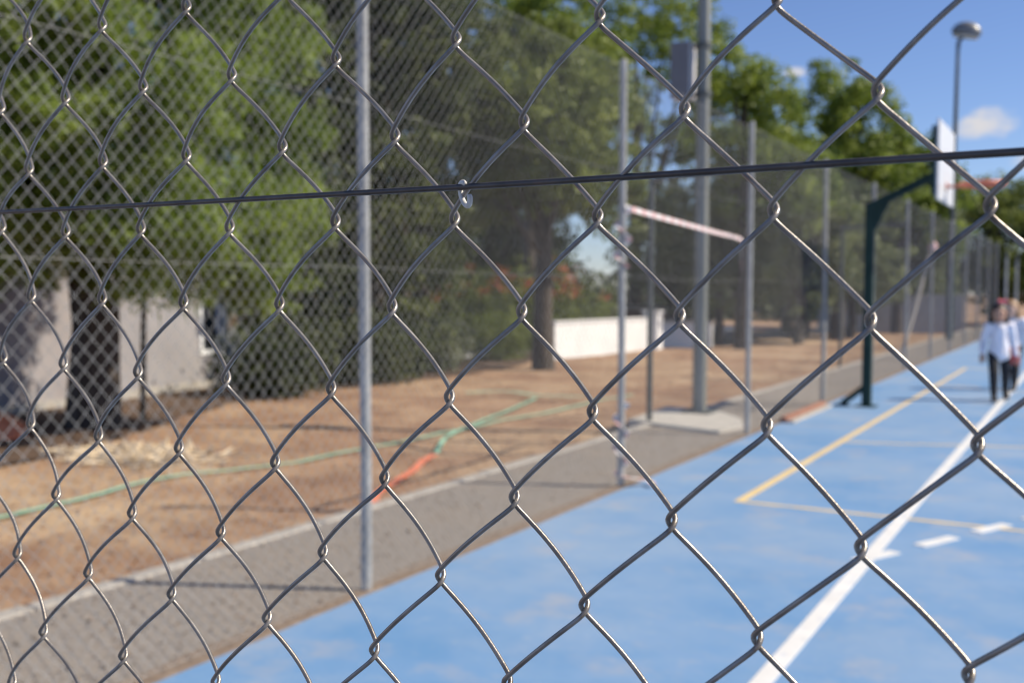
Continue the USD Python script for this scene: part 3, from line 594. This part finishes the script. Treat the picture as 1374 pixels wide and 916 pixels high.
tree('broadleaf_tree', 'fresh green tree whose crown meets the top edge left of the mast', 'tree', (-14.4, 34.6, G), (-14.4, 34.6, 9.5), 0.22,
     [((-14.3, 34.4, 9.6), (3.5, 3.4, 2.8)), ((-12.6, 36.5, 6.9), (2.4, 2.4, 2.0))], 330, 75, 0.42, 0.16, 'bright_leaf', 26, gap=0.46, freq=0.7)
tree('broadleaf_tree', 'fresh green tree high behind the open crowned tree', 'tree', (-13.6, 25.4, G), (-13.6, 25.4, 8.6), 0.2,
     [((-13.4, 25.2, 8.4), (2.5, 2.5, 1.9)), ((-12.2, 25.6, 6.4), (1.7, 1.7, 1.3))], 260, 75, 0.42, 0.16, 'bright_leaf', 27, gap=0.48, freq=0.7)
tree('broadleaf_tree', 'fresh green tree directly right of the mast', 'tree', (-8.9, 29.6, G), (-8.9, 29.6, 7.4), 0.2,
     [((-9.0, 29.6, 6.6), (1.7, 2.0, 2.3)), ((-8.5, 30.5, 4.6), (1.8, 1.8, 1.6)), ((-7.9, 32.0, 4.6), (1.8, 1.8, 1.6))], 280, 75, 0.42, 0.17, 'bright_leaf', 28, gap=0.44, freq=0.7)
tree('broadleaf_tree', 'round bright tree, tallest between the mast and the backboard', 'tree', (-7.7, 36.5, G), (-7.7, 36.5, 8.0), 0.2,
     [((-7.7, 36.5, 6.9), (2.0, 2.1, 2.5)), ((-9.0, 35.6, 5.3), (2.0, 1.8, 1.7)), ((-6.6, 37.0, 5.0), (1.5, 1.5, 1.6))], 320, 75, 0.45, 0.18, 'bright_leaf', 29, gap=0.42, freq=0.7)
tree('broadleaf_tree', 'smaller bright tree just left of the white backboard', 'tree', (-6.8, 43.0, G), (-6.8, 43.0, 7.0), 0.18,
     [((-6.8, 43.0, 5.6), (2.2, 2.2, 2.1)), ((-5.6, 44.0, 4.4), (1.5, 1.5, 1.8))], 260, 70, 0.45, 0.2, 'bright_leaf', 30, gap=0.43, freq=0.7)
tree('broadleaf_tree', 'fresh green tree filling the gap behind the open crowned tree', 'tree', (-15.7, 29.8, G), (-15.7, 29.8, 7.5), 0.2,
     [((-15.6, 29.7, 6.6), (3.0, 2.8, 2.4))], 300, 70, 0.45, 0.18, 'olive_leaf', 31, gap=0.42, freq=0.7)
tree('dark_tree', 'dull dark tree far behind the red flowered oleanders', 'tree', (-20.3, 34.5, G), (-20.3, 34.5, 5.5), 0.2,
     [((-20.3, 34.5, 3.9), (3.2, 2.8, 2.6)), ((-19.0, 35.5, 2.4), (2.2, 2.0, 1.6))], 330, 70, 0.5, 0.22, 'mid_leaf', 34, gap=0.40, freq=0.7)
tree('broadleaf_tree', 'bright tree standing back between the mast and the round tall tree', 'tree', (-10.7, 41.5, G), (-10.7, 41.5, 7.5), 0.2,
     [((-10.6, 41.4, 5.6), (3.0, 2.8, 2.8))], 320, 70, 0.48, 0.2, 'bright_leaf', 32, gap=0.40, freq=0.7)
tree('broadleaf_tree', 'bright tree standing back between the round tall tree and the backboard', 'tree', (-9.0, 49.0, G), (-9.0, 49.0, 7.0), 0.2,
     [((-9.0, 49.0, 5.1), (3.3, 2.8, 2.9))], 320, 70, 0.5, 0.22, 'bright_leaf', 33, gap=0.40, freq=0.7)
for i, (x, y, lab) in enumerate(((-10.1, 31.0, 'low grey green tree behind the mast'), (-12.6, 33.5, 'low grey green tree left of the mast behind the tape'), (-8.2, 33.2, 'low grey green tree right of the third far post'),
                                 (-7.7, 38.6, 'low grey green tree behind the green goal pole'), (-6.7, 46.0, 'farthest low grey green tree along the fence'))):
    tree('small_tree', lab, 'tree', (x, y, G), (x, y, 3.4), 0.14, [((x, y, 3.3), (2.1, 2.2, 2.0)), ((x + 0.3, y + 0.5, 1.9), (1.6, 1.7, 1.3))], 330, 62, 0.38, 0.16, 'grey_leaf', 40 + i, gap=0.44, freq=0.8)
tree('dark_tree', 'dark leaning trunk under a low crown far behind the fence', 'tree', (-9.25, 37.4, G), (-8.7, 38.2, 3.2), 0.24, [((-8.8, 38.0, 3.0), (1.4, 1.4, 1.1))], 140, 60, 0.38, 0.16, 'dark_leaf', 50, gap=0.4)
for i, (x, y, z, r, lab) in enumerate(((-4.4, 57.0, 4.2, 3.0, 'dark green tree behind the end of the court, beside the lamp mast'), (-1.8, 60.0, 4.6, 3.2, 'dark green tree behind the two children'), (1.8, 59.0, 4.6, 3.0, 'dark green tree at the right edge beyond the children'),
                                       (6.0, 60.0, 4.6, 3.2, 'dark green tree outside the right edge'))):
    tree('dark_tree', lab, 'tree', (x, y, G), (x, y, 6.0), 0.25, [((x, y, z), (r, r, 3.0)), ((x + 0.3, y, 2.0), (r * 0.9, r * 0.8, 1.7))], 320, 70, 0.6, 0.24, 'dark_leaf' if i else 'olive_leaf', 55 + i, gap=0.40, freq=0.6)

def shrub(name, label, base, r, n, per, rad, size, leaf, seed, flowers=0, gap=0.4):
    rg = np.random.default_rng(seed)
    pts = crown_points(rg, [((0, 0, r[2] * 0.95), r)], n, gap, 1.3, seed)
    t = thing(name, label, 'shrub', base)
    obj('stems', cat_(*[tube(curve([(0.1 * math.cos(k), 0.1 * math.sin(k), 0), q * [0.5, 0.5, 0.45], q], 3), np.linspace(0.03, 0.008, 7), 5) for k, q in enumerate(pts[:9])]), M['bark'], t)
    obj('foliage', leaves(rg, pts, per, rad, size, 0.4), M[leaf], t)
    if flowers:
        q = pts[(pts[:, 2] > r[2] * 1.0)]; q = q[rg.choice(len(q), min(flowers, len(q)), replace=False)]
        obj('flowers', leaves(rg, q + [0, 0, 0.12], 26, 0.09, 0.085, 0.8), M['petal'], t, kind='stuff')
shrub('oleander', 'oleander with red flowers behind the straight dark trunk', (-13.5, 25.9, G), (2.0, 1.9, 1.35), 700, 13, 0.18, 0.14, 'olive_leaf', 61, 60)
shrub('oleander', 'oleander with red flowers farther left behind the dark evergreens', (-15.8, 25.2, G), (1.7, 1.7, 1.2), 550, 13, 0.18, 0.14, 'olive_leaf', 62, 22)
shrub('yellow_shrub', 'yellow green shrub left of the straight dark trunk', (-12.3, 21.4, G), (0.75, 0.7, 0.62), 300, 14, 0.12, 0.10, 'olive_leaf', 63)
shrub('pale_shrub', 'pale leaved shrub at the foot of the dark evergreens', (-11.7, 17.6, G), (0.8, 0.8, 0.6), 300, 14, 0.12, 0.10, 'pale_leaf', 64)
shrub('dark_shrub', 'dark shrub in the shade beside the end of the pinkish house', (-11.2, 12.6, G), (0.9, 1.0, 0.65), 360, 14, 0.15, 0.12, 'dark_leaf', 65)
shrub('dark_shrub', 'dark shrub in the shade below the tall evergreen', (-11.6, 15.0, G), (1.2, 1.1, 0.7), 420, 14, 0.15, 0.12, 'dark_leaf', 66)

# far wood behind everything, one mass
rg = np.random.default_rng(70)
wx = np.r_[rg.uniform(-75, -28, 900), rg.uniform(-30, -9, 260), rg.uniform(4, 60, 520)]; wy = np.r_[rg.uniform(30, 62, 900), rg.uniform(58, 68, 260), rg.uniform(56, 70, 520)]
hh = 2.0 + 4.5 * noise2(wx, wy, 0.12, 8); hh[900:1160] *= 0.35
wz = rg.uniform(0, 1, len(wx)) ** 0.8 * hh
obj('distant_trees', leaves(rg, np.stack([wx, wy, wz], 1), 26, 0.9, 0.55, 0.55), M['dark_leaf'], label='distant belt of trees behind the school ground', cat='trees', kind='stuff')

# ------------------------------------------------------------------ the two children
def limb(joints):
    """Hulls of spheres along a chain of (point, radius)."""
    s = [m3.Manifold.sphere(r, 14).translate(tuple(map(float, p))) for p, r in joints]
    return [m3.Manifold.batch_hull([s[i], s[i + 1]]) for i in range(len(s) - 1)]
def blob(parts, edge=0.02, it=8):
    m = m3.Manifold.batch_boolean(parts, m3.OpType.Add).refine_to_length(edge)
    t = tri(m); t.merge_vertices(); trimesh.smoothing.filter_taubin(t, 0.5, 0.53, it); return t
def ball(c, r, seg=16):
    r = np.broadcast_to(r, (3,)); return m3.Manifold.sphere(1.0, seg).scale(tuple(map(float, r))).translate(tuple(map(float, c)))

def child(label, loc, rotz, H, skin, hair, shirt, bottom, front_leg, arms, head_tilt, bow):
    """Facing local -y. front_leg = +1 or -1: which side steps forward; arms: for each side (elbow, hand) offsets from the shoulder."""
    k = H / 1.28; t = thing('person', label, 'child', loc, rotz=rotz)
    P = lambda x, y, z: np.array([x, y, z]) * k
    kh = 1.2 * k; Q = lambda x, y, z: np.array([x, y, z]) * kh
    hip, sh, hd = {}, {}, P(head_tilt, -0.035, 1.155)
    legs = {}
    for s in (-1, 1):
        f = s == front_leg
        hip[s] = P(0.07 * s, 0, 0.63)
        knee, ank, toe = (P(0.075 * s, -0.16, 0.36), P(0.075 * s, -0.22, 0.065), P(0.08 * s, -0.35, 0.03)) if f else (P(0.095 * s, 0.03, 0.34), P(0.12 * s, 0.20, 0.10), P(0.125 * s, 0.10, 0.03))
        legs[s] = (hip[s], knee, ank, toe)
        sh[s] = P(0.135 * s, 0, 0.985)
    hands = {}
    body = []
    body += limb([(P(0, 0, 0.66), 0.098 * k), (P(0, 0.01, 0.80), 0.092 * k), (P(0, 0.005, 0.93), 0.098 * k), (P(0, 0, 1.0), 0.062 * k), (P(head_tilt * 0.4, -0.01, 1.07), 0.040 * k), (hd - P(0, 0, 0.03), 0.052 * k)])
    for s in (-1, 1):
        h0, kn, an, to = legs[s]
        body += limb([(P(0, 0, 0.68), 0.082 * k), (h0, 0.066 * k), (kn, 0.050 * k), ((kn + an) / 2 + P(0, 0.012, 0.03), 0.047 * k), (an, 0.031 * k), (to, 0.027 * k)])
        e = sh[s] + P(*arms[s][0]); w = sh[s] + P(*arms[s][1]); d = (w - e) / np.linalg.norm(w - e)
        body += limb([(P(0.05 * s, 0, 0.975), 0.055 * k), (sh[s], 0.046 * k), (e, 0.034 * k), (w, 0.024 * k)])
        side = np.cross(d, [0, 1.0, 0]); side /= np.linalg.norm(side); fw = np.cross(side, d)
        palm = w + d * 0.045 * k
        body += [m3.Manifold.batch_hull([ball(palm + a * side * 0.022 * k + b * d * 0.024 * k, (0.012 * k,) * 3, 10) for a in (-1, 1) for b in (-1, 1)])]
        for q, (off, ln) in enumerate(((-0.024, 0.046), (-0.008, 0.056), (0.008, 0.053), (0.023, 0.042))):
            a0 = palm + side * off * k + d * 0.022 * k; a1 = a0 + d * ln * 0.55 * k + fw * 0.006 * k; a2 = a1 + d * ln * 0.40 * k + fw * 0.020 * k
            body += limb([(a0, 0.0080 * k), (a1, 0.0074 * k), (a2, 0.0062 * k)])
        th = palm - side * 0.026 * k * s - d * 0.012 * k
        body += limb([(th, 0.0095 * k), (th - side * 0.022 * k * s + d * 0.024 * k, 0.0085 * k), (th - side * 0.026 * k * s + d * 0.048 * k, 0.0070 * k)])
        hands[s] = palm
    body += [ball(hd, np.array([0.075, 0.088, 0.105]) * kh), ball(hd + Q(0, -0.03, -0.055), np.array([0.052, 0.055, 0.05]) * kh),
             ball(hd + Q(0, -0.089, -0.012), np.array([0.013, 0.017, 0.018]) * kh, 10)] + [ball(hd + Q(0.075 * s, 0.008, -0.01), np.array([0.012, 0.02, 0.028]) * kh, 10) for s in (-1, 1)]
    body += [ball(hd + Q(0, -0.083, -0.055), np.array([0.022, 0.010, 0.008]) * kh, 10)]
    obj('body', blob(body, 0.014 * k, 6), M[skin], t, smooth=True)
    # clothes
    top = limb([(P(-0.056, 0, 0.60), 0.086 * k), (P(0.056, 0, 0.60), 0.086 * k), (P(0, 0.01, 0.80), 0.112 * k), (P(-0.056, 0, 0.60), 0.086 * k)]) + limb([(P(0, 0, 0.62), 0.11 * k), (P(0, 0.01, 0.80), 0.112 * k), (P(0, 0.005, 0.94), 0.112 * k), (P(0, 0, 1.005), 0.072 * k)])
    for s in (-1, 1):
        e = sh[s] + P(*arms[s][0]); w = sh[s] + P(*arms[s][1])
        top += limb([(P(0.05 * s, 0, 0.97), 0.068 * k), (sh[s], 0.060 * k), (e, 0.049 * k), (e + (w - e) * 0.86, 0.038 * k)])
    tm = blob(top, 0.025 * k, 6); v = tm.vertices; v += (meshkit.fbm(v * 14.0)[:, None] - 0.5) * 0.014
    obj('shirt', trimesh.Trimesh(v, tm.faces, process=False), M[shirt], t, smooth=True)
    lo = limb([(P(0, 0, 0.70), 0.092 * k), (P(0, 0, 0.63), 0.094 * k)])
    for s in (-1, 1):
        h0, kn, an, to = legs[s]
        lo += limb([(P(0, 0, 0.66), 0.090 * k), (h0, 0.073 * k), (kn, 0.060 * k), ((kn + an) / 2 + P(0, 0.012, 0.03), 0.055 * k), (an + P(0, 0, 0.02), 0.041 * k)])
    obj('leggings', blob(lo, 0.025 * k, 5), M[bottom], t, smooth=True)
    for s in (-1, 1):
        h0, kn, an, to = legs[s]
        shp = m3.Manifold.batch_hull([ball(an + P(0, 0.015, -0.022), (0.036 * k,) * 3, 12), ball(to, np.array([0.036, 0.034, 0.026]) * k, 12), ball(an + P(0, 0, 0.012), (0.037 * k,) * 3, 12)])
        so_ = obj('shoe', tri(shp.refine_to_length(0.03)), M['black_cloth'], t, smooth=50)
        zs = min(an[2] - 0.05 * k, to[2] - 0.024 * k)
        sole = m3.Manifold.batch_hull([ball(an + P(0, 0.02, -0.052), np.array([0.036, 0.036, 0.010]) * k, 12), ball(to + P(0, -0.004, -0.022), np.array([0.037, 0.036, 0.010]) * k, 12)])
        obj('sole', tri(sole), M['white_paint'], so_, smooth=50)
    cap = ball(hd + Q(0, 0.018, 0.022), np.array([0.088, 0.094, 0.104]) * kh, 24) - m3.Manifold.cube((0.14 * kh, 0.2 * kh, 0.15 * kh), True).translate(tuple(hd + Q(0, -0.115, -0.035)))
    tail = limb([(hd + Q(0, 0.06, 0.02), 0.06 * kh), (hd + Q(0.01, 0.085, -0.09), 0.055 * kh), (hd + Q(0.015, 0.09, -0.19), 0.030 * kh)])
    for s in (-1, 1):
        tail += limb([(hd + Q(0.066 * s, 0.0, 0.02), 0.030 * kh), (hd + Q(0.078 * s, 0.01, -0.08), 0.026 * kh), (hd + Q(0.075 * s, 0.01, -0.14), 0.014 * kh)])
    hm_ = blob([cap] + tail, 0.016 * kh, 3); v = hm_.vertices; v += (meshkit.fbm(v * np.array([60.0, 60, 14]))[:, None] - 0.5) * 0.012
    hm_ = obj('hair', trimesh.Trimesh(v, hm_.faces, process=False), M[hair], t, smooth=True)
    if bow:
        c = hd + Q(0.03, -0.01, 0.125)
        bm = [m3.Manifold.batch_hull([ball(c, (0.018,) * 3, 10), ball(c + np.array([s * 0.04, 0, 0.015]), np.array([0.015, 0.024, 0.03]), 12)]) for s in (-1, 1)] + [ball(c, (0.026,) * 3, 12)]
        obj('bow', blob(bm, 0.012, 3), M['pink'], t, smooth=True)
    for s in (-1, 1):
        obj('eye', trimesh.creation.icosphere(2, 0.011 * kh).apply_translation(hd + Q(0.03 * s, -0.079, 0.008)), M['eye'], t, smooth=True)
    obj('mouth', trimesh.creation.icosphere(2, 1.0).apply_transform(np.diag([0.021 * kh, 0.006 * kh, 0.006 * kh, 1])).apply_translation(hd + Q(0, -0.089, -0.052)), M['lip'], t, smooth=True)
    return t, hands

WALK = {-1: ((-0.055, 0.02, -0.20), (-0.075, -0.08, -0.37)), 1: ((0.05, 0.05, -0.21), (0.085, 0.02, -0.40))}
t1, h1 = child('child in white shirt and black leggings with a pink bow, walking on the white line', (-1.10, 15.1, 0.008), 12, 1.27, 'skin', 'hair_dark', 'shirt', 'black_cloth', -1, WALK, -0.015, True)
t2, h2 = child('fair child in a white top walking behind the child with the pink bow', (-1.05, 16.9, 0.005), -8, 1.30, 'fair_skin', 'hair_fair', 'shirt', 'black_cloth', 1, WALK, -0.03, False)
cl = []
for i in range(5):
    a = -0.05 + 0.025 * i
    cl += limb([(np.array([a, 0, 0.0]), 0.020), (np.array([a * 1.3, 0.012 * (-1) ** i, -0.13]), 0.024), (np.array([a * 1.5, -0.01 * (-1) ** i, -0.25]), 0.016)])
cm = blob(cl, 0.02, 4)
obj('red_cloth', trimesh.Trimesh(cm.vertices * 0.8 + [-0.93, 15.16, 0.70], cm.faces, process=False), M['red_cloth'], smooth=True, label='red cloth hanging from the hand of the child with the pink bow', cat='cloth')

# ------------------------------------------------------------------ the chain-link fence in front of the camera
O = np.array([-0.09693026, 0.35914148, 1.55019486])
UA = np.array([0.99720299, -0.07454692, -0.00538009]); VB = np.array([-0.0089958, -0.04825195, -0.99879469]); NN = -np.array([0.07419747, 0.99604945, -0.0487876])
CA, CB = 0.033747, 0.0368
KNOT_SHIFT = [(2,2,1.1,0.6),(2,4,0.0,0.2),(2,6,-0.3,-2.7),(1,1,0.1,-0.4),(1,3,0.3,-0.1),(1,5,-0.2,-0.1),(0,0,-0.7,1.4),(0,2,0.5,0.2),(0,4,0.8,0.1),(0,6,-0.1,-0.7),(-1,1,0.2,-0.1),(-1,3,0.9,0.3),(-1,5,0.4,0.3),(-2,0,-2.1,-1.5),(-2,2,-0.2,0.6),(-2,4,0.3,0.6),(-2,6,-0.5,0.3),(-3,1,-1.0,-0.7),(-3,3,0.8,0.4),(-3,5,0.1,0.3),(-4,0,-2.0,-0.7),(-4,2,0.1,-0.1),(-4,4,0.3,-0.2),(-4,6,-1.4,0.3),(-5,1,0.6,0.2),(-5,3,1.9,-0.0),(-5,5,0.6,0.3),(-5,7,-2.2,1.4),(-6,0,-1.3,0.2),(-6,2,1.2,-0.6),(-6,4,1.6,0.6),(-6,6,-0.4,0.6),(-7,1,0.2,0.6),(-7,3,1.3,0.2),(-7,5,1.5,0.3),(-7,7,-0.9,-0.3),(-8,0,-2.0,0.5),(-8,2,-0.4,0.5),(-8,4,0.1,0.2),(-8,6,-0.5,0.9),(-9,-1,-3.1,-0.6),(-9,1,0.1,0.7),(-9,3,1.1,0.7),(-9,5,0.8,0.1),(-9,7,-1.6,0.2),(-10,0,-1.7,-0.2),(-10,2,-0.3,-0.2),(-10,4,0.6,0.6),(-10,6,-1.0,0.6),(-10,8,-5.0,2.3),(-11,-1,-4.1,-0.1),(-11,1,-0.1,-0.1),(-11,3,2.5,-0.1),(-11,5,2.6,-0.1),(-11,7,-3.1,0.7),(-12,0,-1.6,-0.5),(-12,2,1.9,0.0),(-12,4,3.2,-0.5),(-12,6,-0.4,-1.2),(-12,8,-8.8,3.4),(-13,-1,-6.2,-2.2),(-13,1,-1.1,0.2),(-13,3,4.5,-0.8),(-13,5,7.2,-1.8),(-13,7,-2.5,0.2),(-14,0,2.1,-0.5),(-14,2,6.2,-3.9),(-14,4,11.4,-1.0)]
KS = {(c, j): (du / 1000, dv / 1000) for c, j, du, dv in KNOT_SHIFT}
KP = np.array([[c, j] for c, j, _, _ in KNOT_SHIFT], float); KD = np.array([[du, dv] for _, _, du, dv in KNOT_SHIFT]) / 1000
jit = np.random.default_rng(5)
JIT = {}
def knot(c, j):
    """In-plane position of the knot in column c, row j: a regular lattice, stretched and dented as the real mesh is."""
    if (c, j) in KS:
        s = KS[(c, j)]
    else:
        d2 = ((KP - [c, j]) ** 2 * [1, 0.5]).sum(1); w = 1 / (d2 + 0.3) ** 2; fade = math.exp(-d2.min() / 10)
        s = (KD * w[:, None]).sum(0) / w.sum() * fade
    return c * CA + j * 0.000127 + s[0], j * CB + s[1]

R_W, B_E = 0.00102, 0.0025
def strand(k, j0, j1, rg):
    """One flattened helix between columns k and k + 1."""
    pts = []; h = R_W * 1.28
    for j in range(j0, j1):
        fine = -3 <= j <= 10 and -17 <= k <= 4
        nt, nf = (9, 14) if fine else (4, 4)
        left = (j - k) % 2 == 0
        u0, v0 = knot(k if left else k + 1, j); u1, v1 = knot(k + 1 if left else k, j + 1)
        sg_ = 1 if left else -1                       # turning point on the left: front to back
        lv = 0.0082
        cu = u0 + sg_ * (B_E - h)
        for ph in np.linspace(0, np.pi, nt, endpoint=False):
            pts.append((cu - sg_ * B_E * math.sin(ph), v0 + (ph / np.pi - 0.5) * lv, sg_ * B_E * math.cos(ph)))
        cu1 = u1 - sg_ * (B_E - h)
        bul = 0.0030 + rg.normal(0, 0.00035)
        for s in np.linspace(0, 1, nf, endpoint=False):
            pts.append((cu + (cu1 - cu) * s, v0 + lv / 2 + (v1 - v0 - lv) * s, -sg_ * (B_E + bul * math.sin(np.pi * s) ** 0.9)))
    p = np.array(pts)
    for _ in range(2):
        p[1:-1] = 0.25 * p[:-2] + 0.5 * p[1:-1] + 0.25 * p[2:]
    return O + p[:, :1] * UA + p[:, 1:2] * VB + p[:, 2:] * NN

ff = thing('wire_fence', 'close grey chain link fence that fills the whole view in front of the camera', 'fence', (0, 0, 0))
rg = np.random.default_rng(8)
JT, JB = -15, 41
for k in range(-26, 13):
    P_ = strand(k, JT, JB, rg)
    obj('wire', tube(P_, R_W, 10 if -17 <= k <= 4 else 6), M['wire'], ff, smooth=True)
def in_plane(u, v, d):
    return O + u * UA + v * VB + d * NN
tv = 0.0598
tp_ = [in_plane(u, tv - 0.0012 * (u + 0.2) - 0.0005 * math.sin(u * 9), 0.0060 + 0.0004 * math.sin(u * 23)) for u in np.linspace(-0.875, 0.435, 90)]
obj('tension_wire', tube(tp_, 0.00128, 12), M['tension'], ff, smooth=True, label='dark horizontal tension wire')
for v in (-0.545, 0.745, 1.50):
    obj('tension_wire', tube([in_plane(u, v, 0.0068) for u in np.linspace(-0.875, 0.435, 60)], 0.00128, 8), M['tension'], ff, smooth=True)
# clip that ties the mesh to the tension wire
th = np.linspace(0.6, -4.6, 26)
uc, vc = -0.1252, 0.0631
ax1 = VB * 0.93 + UA * 0.30; ax1 /= np.linalg.norm(ax1)
cp = [in_plane(uc, vc, 0.0062) + ax1 * (-0.0050 * math.cos(t)) + (NN * 0.45 + UA * 0.88) * (0.0036 * math.sin(t)) for t in th]
obj('tie_clip', tube(cp, [0.0009] + [0.0011] * 24 + [0.0009], 10), M['clip'], ff, smooth=True, label='pale tie clip on the tension wire')
for u in (-0.878, 0.438):
    a, b = in_plane(u, 1.62, -0.035), in_plane(u, -0.60, -0.035)
    obj('fence_post', tube([a, (a + b) / 2, b], 0.024, 16), M['post'], ff, smooth=40)
